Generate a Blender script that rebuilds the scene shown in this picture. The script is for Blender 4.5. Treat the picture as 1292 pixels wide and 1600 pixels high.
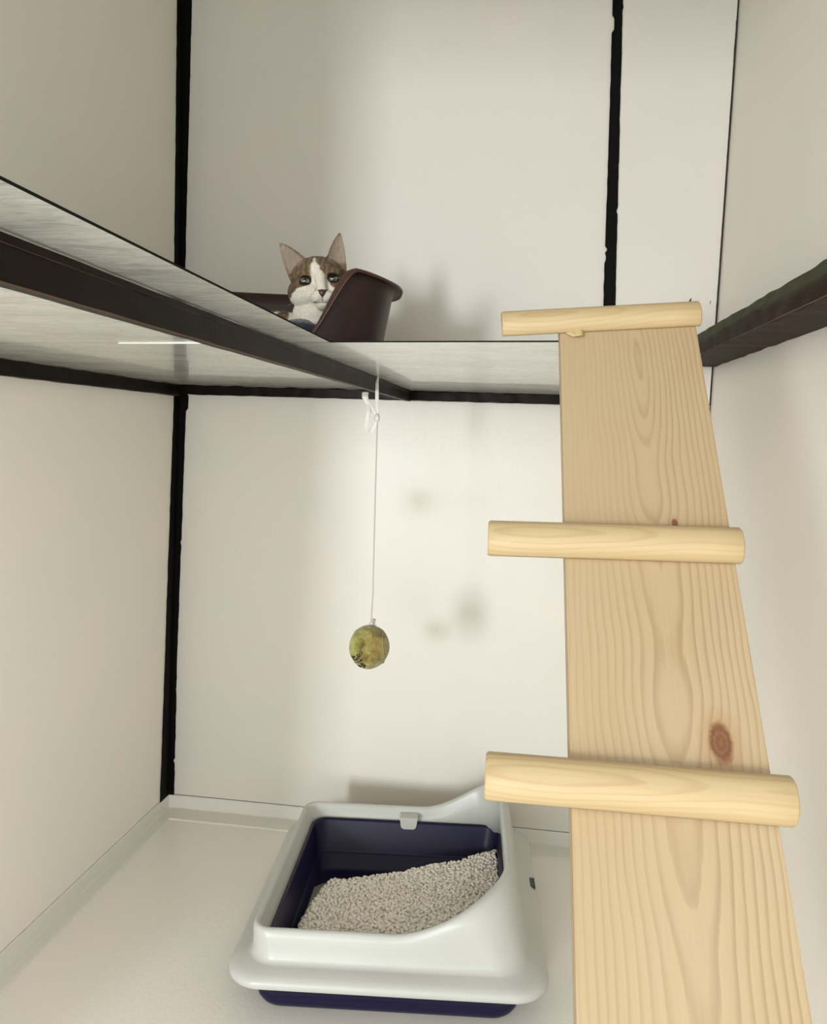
import bpy, bmesh, math, random
import numpy as np
from mathutils import Vector, Matrix, noise
from mathutils.bvhtree import BVHTree

for o in list(bpy.data.objects): bpy.data.objects.remove(o)
scene = bpy.context.scene
C = scene.collection
random.seed(7); RNG = np.random.default_rng(7)

# ------------------------------------------------------------------ camera
CAM = Vector((0, 0, 0.785))
RT = Vector((0.99034471, 0.13443819, 0.03381904))
UP = Vector((-0.04671897, 0.09398845, 0.9944765))
FW = Vector((-0.13051703, 0.98645453, -0.09936178))
cd = bpy.data.cameras.new('camera'); cam = bpy.data.objects.new('camera', cd); C.objects.link(cam)
M = Matrix.Identity(4)
for i in range(3):
    M[i][0] = RT[i]; M[i][1] = UP[i]; M[i][2] = -FW[i]; M[i][3] = CAM[i]
cam.matrix_world = M
cd.sensor_width = 36; cd.lens = 1251.15/1600*36; cd.clip_start = 0.02; cd.clip_end = 50
scene.camera = cam

# ------------------------------------------------------------------ light
scene.view_settings.view_transform = 'Standard'
scene.view_settings.look = 'None'
scene.view_settings.gamma = 1
scene.view_settings.use_curve_mapping = False
scene.view_settings.exposure = 0.16
w = bpy.data.worlds.new('world'); scene.world = w; w.use_nodes = True
w.node_tree.nodes['Background'].inputs[0].default_value = (0.93, 0.945, 0.93, 1)
w.node_tree.nodes['Background'].inputs[1].default_value = 1.55

def area(name, loc, target, sx, sy, power, col):
    l = bpy.data.lights.new(name, 'AREA'); l.shape = 'RECTANGLE'; l.size = sx; l.size_y = sy
    l.energy = power; l.color = col
    o = bpy.data.objects.new(name, l); C.objects.link(o); o.location = loc
    o.rotation_euler = (Vector(target)-Vector(loc)).to_track_quat('-Z', 'Y').to_euler()
    return o
area('window_light', (-0.45, -2.5, 0.62), (-0.35, 1.5, 0.4), 0.9, 0.7, 13, (0.93, 0.965, 1.0))
area('side_window_light', (-1.62, -3.2, 0.80), (0.0, 1.3, 0.6), 0.38, 0.8, 84, (0.93, 0.965, 1.0))
area('left_fill_light', (0.22, -1.10, 0.28), (-0.55, 1.2, 0.45), 1.0, 0.5, 4, (0.93, 0.965, 1.0))  # low fill lamp added beside the camera to brighten the left wall

# ------------------------------------------------------------------ helpers
def link(o): C.objects.link(o); return o
def obj(name, data, mat=None, parent=None, label=None, cat=None, group=None, kind=None, smooth=False):
    if isinstance(data, bmesh.types.BMesh):
        me = bpy.data.meshes.new(name); data.to_mesh(me); data.free()
    else:
        me = data
    if mat is not None:
        for m_ in (mat if isinstance(mat, (list, tuple)) else [mat]): me.materials.append(m_)
    if smooth:
        me.polygons.foreach_set('use_smooth', [True]*len(me.polygons))
    o = bpy.data.objects.new(name, me); link(o)
    if parent: o.parent = parent
    tag(o, label, cat, group, kind)
    return o
def tag(o, label=None, cat=None, group=None, kind=None):
    if label: o['label'] = label
    if cat: o['category'] = cat
    if group: o['group'] = group
    if kind: o['kind'] = kind
    return o
def empty(name, loc, label=None, cat=None, group=None, mat=None):
    o = bpy.data.objects.new(name, None); link(o); o.empty_display_size = .02
    if mat is not None: o.matrix_world = mat
    else: o.location = loc
    return tag(o, label, cat, group)
def pydata(name, vs, fs):
    me = bpy.data.meshes.new(name); me.from_pydata([tuple(v) for v in vs], [], fs); me.update(); return me
def fixn(me):
    bm = bmesh.new(); bm.from_mesh(me); bmesh.ops.recalc_face_normals(bm, faces=bm.faces); bm.to_mesh(me); bm.free(); return me
def box(bm, x0, x1, y0, y1, z0, z1, bev=0):
    r = bmesh.ops.create_cube(bm, size=1, matrix=Matrix.Translation(((x0+x1)/2, (y0+y1)/2, (z0+z1)/2)) @ Matrix.Diagonal((x1-x0, y1-y0, z1-z0, 1)))
    if bev:
        es = list({e for v in r['verts'] for e in v.link_edges})
        bmesh.ops.bevel(bm, geom=es, offset=bev, segments=2, affect='EDGES', profile=.6)
def loft(rings, cap0=False, cap1=False, closed=True, name='m'):
    n = len(rings[0]); vs = [v for r in rings for v in r]; fs = []
    for i in range(len(rings)-1):
        for j in range(n if closed else n-1):
            k = (j+1) % n
            fs.append((i*n+j, i*n+k, (i+1)*n+k, (i+1)*n+j))
    if cap0: fs.append(tuple(range(n-1, -1, -1)))
    if cap1: fs.append(tuple((len(rings)-1)*n+j for j in range(n)))
    return fixn(pydata(name, vs, fs))
def tube(pts, rad, seg=8, name='m', flat=1.0, side=None):
    pts = [Vector(p) for p in pts]; rings = []
    for i, p in enumerate(pts):
        d = (pts[min(i+1, len(pts)-1)]-pts[max(i-1, 0)]).normalized()
        ref = Vector(side) if side is not None else (Vector((1, 0, 0)) if abs(d.x) < .9 else Vector((0, 0, 1)))
        a = (ref-d*ref.dot(d)).normalized(); b = d.cross(a)
        r = rad[i] if isinstance(rad, (list, tuple)) else rad
        rings.append([p+a*math.cos(t)*r+b*math.sin(t)*r*flat for t in [2*math.pi*k/seg for k in range(seg)]])
    return loft(rings, True, True, True, name)
def n3(x, y=0., z=0.): return noise.noise(Vector((x, y, z)))
def sst(t): t = max(0., min(1., t)); return t*t*(3-2*t)
def interp(x, tab):
    if x <= tab[0][0]: return tab[0][1]
    for (a, b), (c_, d_) in zip(tab, tab[1:]):
        if x <= c_: return b+(d_-b)*(x-a)/(c_-a)
    return tab[-1][1]

# ------------------------------------------------------------------ materials
def srgb(r, g, b):
    f = lambda c: (c/255/12.92) if c/255 <= .04045 else ((c/255+.055)/1.055)**2.4
    return (f(r), f(g), f(b), 1)
class NT:
    def __init__(s, name):
        s.m = bpy.data.materials.new(name); s.m.use_nodes = True; s.t = s.m.node_tree
        s.b = s.t.nodes['Principled BSDF']
        s.co = s.t.nodes.new('ShaderNodeTexCoord').outputs['Object']
    def n(s, t, **k):
        nd = s.t.nodes.new(t)
        for a, v in k.items(): setattr(nd, a, v)
        return nd
    def l(s, a, b): s.t.links.new(a, b)
    def inp(s, sock, v):
        if hasattr(v, 'is_output') or isinstance(v, bpy.types.NodeSocket): s.l(v, sock)
        else: sock.default_value = v
    def math(s, op, a, b=0., c=None):
        nd = s.n('ShaderNodeMath', operation=op); s.inp(nd.inputs[0], a); s.inp(nd.inputs[1], b)
        if c is not None: s.inp(nd.inputs[2], c)
        return nd.outputs[0]
    def mapping(s, scale, loc=(0, 0, 0), rot=(0, 0, 0)):
        nd = s.n('ShaderNodeMapping'); s.l(s.co, nd.inputs[0]); nd.inputs['Scale'].default_value = scale
        nd.inputs['Location'].default_value = loc; nd.inputs['Rotation'].default_value = rot
        return nd.outputs[0]
    def noise(s, vec, scale, detail=3, rough=.5, dist=0.):
        nd = s.n('ShaderNodeTexNoise'); s.l(vec, nd.inputs['Vector']); nd.inputs['Scale'].default_value = scale
        nd.inputs['Detail'].default_value = detail; nd.inputs['Roughness'].default_value = rough; nd.inputs['Distortion'].default_value = dist
        return nd.outputs[0]
    def ramp(s, fac, stops):
        nd = s.n('ShaderNodeValToRGB'); s.l(fac, nd.inputs[0]); e = nd.color_ramp.elements
        while len(e) < len(stops): e.new(.5)
        for el, (p, c) in zip(e, stops): el.position = p; el.color = c
        return nd.outputs[0]
    def mix(s, fac, a, b, mode='MIX'):
        nd = s.n('ShaderNodeMix', data_type='RGBA', blend_type=mode)
        s.inp(nd.inputs[0], fac); s.inp(nd.inputs[6], a); s.inp(nd.inputs[7], b); return nd.outputs[2]
    def sep(s, v):
        nd = s.n('ShaderNodeSeparateXYZ'); s.l(v, nd.inputs[0]); return nd.outputs
    def bump(s, h, strength, dist=.001):
        nd = s.n('ShaderNodeBump'); s.l(h, nd.inputs['Height']); nd.inputs['Strength'].default_value = strength
        nd.inputs['Distance'].default_value = dist; s.l(nd.outputs[0], s.b.inputs['Normal']); return nd
    def set(s, **k):
        for a, v in k.items(): s.inp(s.b.inputs[{'col': 'Base Color', 'rough': 'Roughness', 'spec': 'Specular IOR Level', 'metal': 'Metallic', 'trans': 'Transmission Weight', 'coat': 'Coat Weight', 'sheen': 'Sheen Weight'}[a]], v)
        return s.m

def wall_paint(name, base, grey_patches=(), rough=.38):
    t = NT(name)
    big = t.noise(t.co, 2.6, 3, .5)
    col = t.mix(t.math('MULTIPLY_ADD', big, .5, 0.), srgb(*[c*.965 for c in base]), srgb(*base))
    hue = t.noise(t.mapping((1, 1, 1), (3, 5, 2)), 5, 2)
    col = t.mix(t.ramp(hue, [(.42, (0, 0, 0, 1)), (.62, (.45, .45, .45, 1))]), col, srgb(base[0]+2, base[1]-4, base[2]-3))
    # faint specks of dirt
    sp = t.ramp(t.noise(t.co, 70, 2, .6), [(.80, (0, 0, 0, 1)), (.83, (.5, .5, .5, 1))])
    col = t.mix(sp, col, srgb(150, 140, 115))
    for (x, z, rx, rz, k, c) in grey_patches:
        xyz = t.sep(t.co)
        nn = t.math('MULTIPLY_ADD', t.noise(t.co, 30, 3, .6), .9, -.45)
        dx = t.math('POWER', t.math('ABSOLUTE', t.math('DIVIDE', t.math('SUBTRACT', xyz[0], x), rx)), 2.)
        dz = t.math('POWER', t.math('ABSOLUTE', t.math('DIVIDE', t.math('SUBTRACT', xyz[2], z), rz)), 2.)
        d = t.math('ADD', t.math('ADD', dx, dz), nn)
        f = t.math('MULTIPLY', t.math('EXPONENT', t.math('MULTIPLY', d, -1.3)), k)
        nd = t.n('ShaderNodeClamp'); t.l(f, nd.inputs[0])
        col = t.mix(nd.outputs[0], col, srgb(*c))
    h = t.math('ADD', t.noise(t.mapping((1, 1, .45)), 160, 3, .6), t.math('MULTIPLY', t.noise(t.mapping((1, 1, .3)), 34, 3, .6), 1.6))
    t.bump(h, .28, .0008)
    return t.set(col=col, rough=rough, spec=.45)
WALL = (227, 224, 213)
M_back = wall_paint('back_wall_paint', WALL, [(-.188, .655, .036, .03, .42, (178, 170, 145)), (-.145, .408, .028, .025, .5, (170, 168, 140)), (-.10, .66, .10, .02, .05, (180, 172, 150))])  # second grey patch: the hanging ball's shadow put into the wall colour
M_left = wall_paint('left_wall_paint', (244, 240, 228))
M_right = wall_paint('right_wall_paint', (244, 238, 226))
M_floor = wall_paint('floor_paint', (245, 241, 231), rough=.3)
M_base = wall_paint('baseboard_paint', (232, 230, 220), rough=.35)

def dark_paint(name, c, scratch=.7, rough=.35):
    t = NT(name)
    col = t.mix(t.noise(t.co, 9, 3), srgb(*[x*.7 for x in c]), srgb(*[min(255, x*1.35+4) for x in c]))
    sp = t.ramp(t.noise(t.mapping((.35, 1, 1)), 120, 4, .65), [(.70, (0, 0, 0, 1)), (.76, (scratch,)*3+(1,))])
    col = t.mix(sp, col, srgb(120, 108, 90))
    t.bump(t.noise(t.mapping((1, .2, .6)), 60, 4), .4, .001)
    return t.set(col=col, rough=rough, spec=.08)
M_black = dark_paint('black_strip_paint', (9, 8, 7), .12, .6)
M_cleat = dark_paint('dark_cleat_paint', (18, 11, 9), .5)
M_beam = dark_paint('dark_brown_varnish', (20, 13, 10), .2, .42)
def ledge_mat():
    t = NT('weathered_brown_green_wood')
    z = t.sep(t.co)[2]
    grain = t.noise(t.mapping((1, .08, 1)), 130, 5, .65)
    brown = t.mix(grain, srgb(18, 10, 8), srgb(56, 34, 24))
    green = t.mix(grain, srgb(26, 30, 19), srgb(84, 88, 58))
    f = t.math('ADD', z, t.math('MULTIPLY_ADD', t.noise(t.mapping((1, .15, 1)), 30, 3), .03, -.015))
    f2 = t.ramp(t.math('MULTIPLY', t.math('SUBTRACT', f, .919), 30.), [(.40, (0, 0, 0, 1)), (.75, (1, 1, 1, 1))])
    col = t.mix(f2, brown, green)
    t.bump(grain, .9, .002)
    return t.set(col=col, rough=.6, spec=.12)
M_ledge = ledge_mat()

def laminate():
    t = NT('white_streaked_laminate')
    s1 = t.noise(t.mapping((.34, 1, 1)), 105, 5, .7, 1.2)
    s2 = t.noise(t.mapping((.5, 1, 1)), 14, 3, .6, .4)
    f = t.math('MULTIPLY_ADD', s2, .55, t.math('MULTIPLY', s1, .65))
    col = t.ramp(f, [(.42, srgb(172, 174, 164)), (.56, srgb(202, 202, 192)), (.68, srgb(222, 221, 212))])
    t.bump(s1, .35, .0007)
    return t.set(col=col, rough=.17, spec=.5, coat=.35)
M_lam = laminate()
t = NT('dark_sheet_edge'); M_edge = t.set(col=srgb(20, 26, 20), rough=.9, spec=.05)
t = NT('dark_crack'); M_crack = t.set(col=srgb(40, 34, 26), rough=.8)

# ------------------------------------------------------------------ setting
def grid(name, fn, us, vs, mat, **k):
    P = [fn(u, v) for u in us for v in vs]; nv = len(vs)
    F = [(i*nv+j, (i+1)*nv+j, (i+1)*nv+j+1, i*nv+j+1) for i in range(len(us)-1) for j in range(nv-1)]
    return obj(name, pydata(name, P, F), mat, **k)
Y0, Y1, ZT = 0.27, 1.5, 1.9
def xl(Y, z):
    base = -.687+.0205*min(z, .85)/.85+.004*max(0, z-.85)
    return base-.028*(1.5-Y)*(1-min(z, .85)/.85)
def slab(name, fn, off, us, vs, mat, **k):
    """sheet fn(u,v) given a thickness along off"""
    off = Vector(off); nv = len(vs); P = [Vector(fn(u, v)) for u in us for v in vs]; n = len(P)
    F = [(i*nv+j, (i+1)*nv+j, (i+1)*nv+j+1, i*nv+j+1) for i in range(len(us)-1) for j in range(nv-1)]
    V = P+[p+off for p in P]; F2 = list(F)+[tuple(q+n for q in reversed(f)) for f in F]
    nu = len(us)
    for i in range(nu-1): F2 += [((i+1)*nv, i*nv, i*nv+n, (i+1)*nv+n), (i*nv+nv-1, (i+1)*nv+nv-1, (i+1)*nv+nv-1+n, i*nv+nv-1+n)]
    for j in range(nv-1): F2 += [(j, j+1, j+1+n, j+n), ((nu-1)*nv+j+1, (nu-1)*nv+j, (nu-1)*nv+j+n, (nu-1)*nv+j+1+n)]
    return obj(name, fixn(pydata(name, V, F2)), mat, **k)
L_ = np.linspace
XR = .331
bm = bmesh.new(); box(bm, -.78, .42, -.3, 1.55, -.02, 0)
obj('floor', bm, M_floor, kind='structure')
slab('wall_left', lambda y, z: (xl(y, z), y, z), (-.02, 0, 0), L_(Y0, Y1, 14), L_(.0305, ZT, 20), M_left, kind='structure')
bm = bmesh.new(); box(bm, XR, XR+.02, Y0, Y1+.004, 0, ZT)
obj('wall_right', bm, M_right, kind='structure')
# back wall: a dark frame slab with painted panels in front of it
bm = bmesh.new(); box(bm, -.72, .351, 1.506, 1.54, 0, ZT)
wb = obj('wall_back', bm, M_crack, kind='structure')
bm = bmesh.new(); box(bm, -.70, .3285, 1.5, 1.506, .0305, .850); obj('panel', bm, M_back, wb, label='lower back panel, white with two greyish patches, one a painted ball shadow')
bm = bmesh.new(); box(bm, -.70, .136, 1.5, 1.506, .8515, ZT); obj('panel', bm, M_back, wb)
bm = bmesh.new(); box(bm, .1365, .3275, 1.4985, 1.506, .952, ZT); obj('panel', bm, M_back, wb, label='narrow upper right panel beside the black strip')
bm = bmesh.new(); box(bm, .1365, .3275, 1.5, 1.506, .8515, .950); obj('panel', bm, M_back, wb)
bm = bmesh.new(); box(bm, -.78, .42, Y0-.02, Y0, 1.34, ZT+.02); obj('front_light_block', bm, M_left, kind='structure')  # unseen panel added to keep light off the upper walls
bm = bmesh.new(); box(bm, -.78, .42, Y0, 1.54, ZT, ZT+.02)
obj('ceiling', bm, M_left, kind='structure')

# baseboards: upright face plus a low flat shoe with uneven edge
def base_profile(p0, p1, inward, name, shoe_w0, shoe_w1, seg=60):
    p0, p1, inward = Vector(p0), Vector(p1), Vector(inward); rings = []
    for i in range(seg+1):
        t_ = i/seg; p = p0.lerp(p1, t_); w_ = shoe_w0+(shoe_w1-shoe_w0)*t_+.0012*n3(t_*40, 3)+.0008*n3(t_*110, 9)
        h = .0028+.0008*n3(t_*30, 7)
        Z = Vector((0, 0, 1))
        prof = [(-.012, 0), (-.012, .029), (.0012, .029), (.0032, .0275), (.0036, h+.001), (.006, h), (w_-.001, h), (w_, h*.6), (w_, 0)]
        rings.append([p+inward*a+Z*b for a, b in prof])
    return obj(name, loft(rings, True, True, True), M_base, kind='structure')
base_profile((-.6835, 1.5, 0), (.331, 1.5, 0), (0, -1, 0), 'baseboard_back', .048, .0497)
base_profile((xl(Y0, 0), Y0, 0), (xl(1.5, 0), 1.4995, 0), (.9996, .028, 0), 'baseboard_left', .034, .026)

# black painted strips with chipped, wandering edges
def rough_strip(path, wdir, out, wid, thick, jit, seed, chips=()):
    """path: (pos, left, right) rows"""
    rings = []
    for i, (p, a, b) in enumerate(path):
        s = i*.37+seed
        ja = jit*(n3(s*.9, 1.3)+.6*n3(s*2.7, 4.1)); jb = jit*(n3(s*.8, 7.7)+.6*n3(s*2.9, 2.2))
        for (c0, c1, side, d) in chips:
            if c0 <= p[2] <= c1:
                if side < 0: ja += d
                else: jb -= d
        A = p+wdir*(a+ja); B = p+wdir*(b+jb)
        rings.append([A, A+out*thick, B+out*thick, B])
    return loft(rings, True, True, True)
def vstrip(z0, z1, xa, xb, seed, chips=(), axis='back', y=1.5):
    n = int((z1-z0)/.006); rows = []
    for i in range(n+1):
        z = z0+(z1-z0)*i/n
        if axis == 'back':
            rows.append((Vector((0, y, z)), interp(z, xa), interp(z, xb)))
        else:
            rows.append((Vector((xl(1.5, z), 0, z)), interp(z, xa), interp(z, xb)))
    if axis == 'back': return rough_strip(rows, Vector((1, 0, 0)), Vector((0, -1, 0)), 0, .0022, .0008, seed, chips)
    return rough_strip(rows, Vector((0, 1, 0)), Vector((1, 0, 0)), 0, .0022, .0015, seed, chips)
def join_me(a, b):
    bm = bmesh.new(); bm.from_mesh(a); bm.from_mesh(b); me = bpy.data.meshes.new('j'); bm.to_mesh(me); bm.free(); return me
lo = vstrip(.029, .846, [(0, -.690), (.85, -.672)], [(.03, -.6735), (.2, -.670), (.3, -.669), (.84, -.6515)], 3, [(.812, .84, 1, -.004), (.10, .104, 1, .003), (.55, .556, 1, .002)])
lo2 = vstrip(.029, .846, [(0, 1.462), (.85, 1.476)], [(0, 1.4995), (2, 1.4995)], 13, axis='left')
obj('trim_1', join_me(lo, lo2), M_black, kind='structure')
up = vstrip(.862, ZT, [(.85, -.668), (1.9, -.665)], [(.85, -.6565), (1.09, -.6555), (1.3, -.651), (1.57, -.6455), (1.9, -.641)], 23)
up2 = vstrip(.862, ZT, [(.85, 1.470), (1.9, 1.478)], [(0, 1.4995), (2, 1.4995)], 33, axis='left')
obj('trim_2', join_me(up, up2), M_black, kind='structure')
obj('trim_3', vstrip(.952, ZT, [(.9, .1305), (1.02, .1322), (1.35, .1245), (1.54, .1191), (1.9, .110)], [(.9, .155), (1.02, .1540), (1.1, .1505), (1.54, .1365), (1.9, .127)], 43,
    [(1.49, 1.51, -1, .0035), (1.115, 1.125, -1, .004), (1.10, 1.109, -1, .002), (1.18, 1.188, 1, .002), (1.525, 1.531, 1, -.0015)], y=1.4985), M_black, kind='structure')
# crack at the right corner and small damages of the upper right panel
def crack(z0, z1, name, wid):
    rows = []
    n = 120
    for i in range(n+1):
        z = z0+(z1-z0)*i/n; x = .3285+.0012*n3(z*7, 3)
        rows.append((Vector((0, 1.4985, z)), x-wid*(1+.5*n3(z*30, 2)), x+wid))
    return rough_strip(rows, Vector((1, 0, 0)), Vector((0, -1, 0)), 0, .0012, .0003, 5)
obj('trim_4', crack(.955, 1.50, 'c', .0011), M_crack, kind='structure')
# paint chip and knock marks, parts of the back wall
def chip(pts, y, th=.0015):
    r0 = [Vector((x, y, z)) for x, z in pts]; r1 = [p+Vector((0, -th, 0)) for p in r0]
    return loft([r0, r1], True, True)
obj('paint_chip', chip([(.270, 1.0295), (.283, 1.0285), (.2845, 1.0375), (.2815, 1.0345), (.280, 1.0305)], 1.4985, .0012), M_crack, wb, label='dark chipped spot in the paint')
t = NT('knock_red'); M_red = t.set(col=srgb(105, 62, 48), rough=.6)
obj('paint_chip', chip([(.3158, 1.0275), (.3166, 1.0275), (.3178, 1.033), (.3168, 1.033)], 1.4985, .0008), M_red, wb, label='small reddish knock mark')

# ------------------------------------------------------------------ shelf: cleats, beam, boards, ledge
def rough_bar(name, p0, p1, wv, hv, mat, jit=.0007, seg=90, prof=None, seed=0, **k):
    """bar along p0->p1; prof in (w,h) units of wv,hv"""
    p0, p1, wv, hv = Vector(p0), Vector(p1), Vector(wv), Vector(hv)
    prof = prof or [(0, 0), (0, 1), (1, 1), (1, 0)]; rings = []
    for i in range(seg+1):
        t_ = i/seg; p = p0.lerp(p1, t_); r = []
        for q, (a, b) in enumerate(prof):
            j = Vector((n3(t_*37+seed, q*5.1), n3(t_*37, q*7.3+seed), n3(t_*31, q*3.7, seed)))*jit
            r.append(p+wv*a+hv*b+j)
        rings.append(r)
    return obj(name, loft(rings, True, True), mat, **k)
ch = [(0, 0), (0, 1), (.92, 1), (1, .92), (1, .08), (.92, 0)]
rough_bar('wall_cleat', (-.6615, 1.4995, .8425), (.1500, 1.4995, .8438), (0, -.014, 0), (0, 0, .0175), M_cleat, .0012, 160, ch,
          label='dark painted wooden cleat along the back wall under the white shelf', cat='cleat')
rough_bar('wall_cleat', (-.6665, .20, .8385), (-.6665, 1.484, .8385), (.010, 0, 0), (0, 0, .0215), M_cleat, .0009, 160, ch, seed=5,
          label='dark painted wooden cleat along the left wall under the white shelf', cat='cleat')
beam_prof = [(0, 0), (0, 1), (1, 1), (1, .82), (.93, .80), (.93, .03), (.90, 0)]
rough_bar('support_beam', (-.2200, .20, .8395), (-.2190, 1.4850, .8415), (.0100, 0, 0), (0, 0, .0192), M_beam, .0004, 160, beam_prof, seed=9,
          label='long dark brown beam under the left shelf board, running to the back wall', cat='beam')
t = NT('worn_brown_edge'); cc = t.mix(t.noise(t.mapping((1, .1, 1)), 60, 4, .7), srgb(36, 24, 18), srgb(128, 104, 84)); M_worn = t.set(col=cc, rough=.7, spec=.1)
sb_ = bpy.data.objects['support_beam']
rough_bar('worn_edge', (-.2112, .20, .85500), (-.2103, 1.484, .85680), (.0010, 0, 0), (0, 0, .0007), M_worn, .0002, 160, seed=3, parent=sb_, label='thin worn pale line along the beam')
rough_bar('worn_edge', (-.2114, .20, .8391), (-.2105, 1.484, .8411), (.0010, 0, 0), (0, 0, .0006), M_worn, .0002, 160, seed=8, parent=sb_, label='thin worn brown line along the lower edge')
led_prof = [(0, 0), (0, 1.0), (.55, 1.02), (.90, .97), (.93, .60), (1.0, .55), (1.0, .05), (.95, 0)]
rough_bar('ledge_beam', (XR-.0005, .20, .9175), (XR-.0005, 1.496, .9175), (-.0685, 0, 0), (0, 0, .0385), M_ledge, .0016, 200, led_prof, seed=21,
          label='rough weathered dark wooden ledge along the right wall behind the ladder', cat='ledge')
rough_bar('worn_edge', (.2608, .20, .9176), (.2608, 1.49, .9176), (.0012, 0, 0), (0, 0, .0007), M_worn, .0005, 200, seed=31, parent=bpy.data.objects['ledge_beam'])

def board(name, pts, z0, th, label, seed):
    bm = bmesh.new()
    vs = [bm.verts.new((x, y, z0)) for x, y in pts]; f = bm.faces.new(vs)
    r = bmesh.ops.extrude_face_region(bm, geom=[f]); bmesh.ops.translate(bm, verts=[v for v in r['geom'] if isinstance(v, bmesh.types.BMVert)], vec=(0, 0, th))
    bmesh.ops.recalc_face_normals(bm, faces=bm.faces)
    for fc in bm.faces: fc.material_index = 1 if abs(fc.normal.z) < .5 else 0
    return obj(name, bm, [M_lam, M_edge], label=label, cat='shelf')
ZB, TH = .8612, .0013
Ye = lambda x: .7045-.185*(x+.1724)      # front edge of the back board
board('shelf_board', [(-.6625, .20), (-.1700, .20), (-.1724, .701), (-.6625, .7905)], ZB, TH, 'white streaked shelf board along the left wall, nearest part of the shelf', 1)
board('shelf_board', [(-.6625, .7920), (-.1724, .7025), (.0250, .6675), (.1000, .6675), (.1000, 1.498), (-.6625, 1.498)], ZB, TH, 'white streaked shelf board along the back wall, under the dog basket', 2)
# tapering white bead along the joint of the two boards
t = NT('white_bead'); M_bead = t.set(col=srgb(238, 236, 228), rough=.4)
rings = []
for i in range(31):
    s = i/30; x = -.392+s*.16; y = .7412 if 0 else .7915-.1826*(x+.6625); wd = .0002+.0040*s
    y -= .0
    rings.append([(x, y-wd*.5, ZB+.0005), (x, y-wd*.3, ZB-.0009), (x, y+wd*.3, ZB-.0009), (x, y+wd*.5, ZB+.0005)])
obj('joint_bead', loft(rings, True, True), M_bead, label='thin white bead in the joint of the shelf boards', cat='filler')

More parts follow.
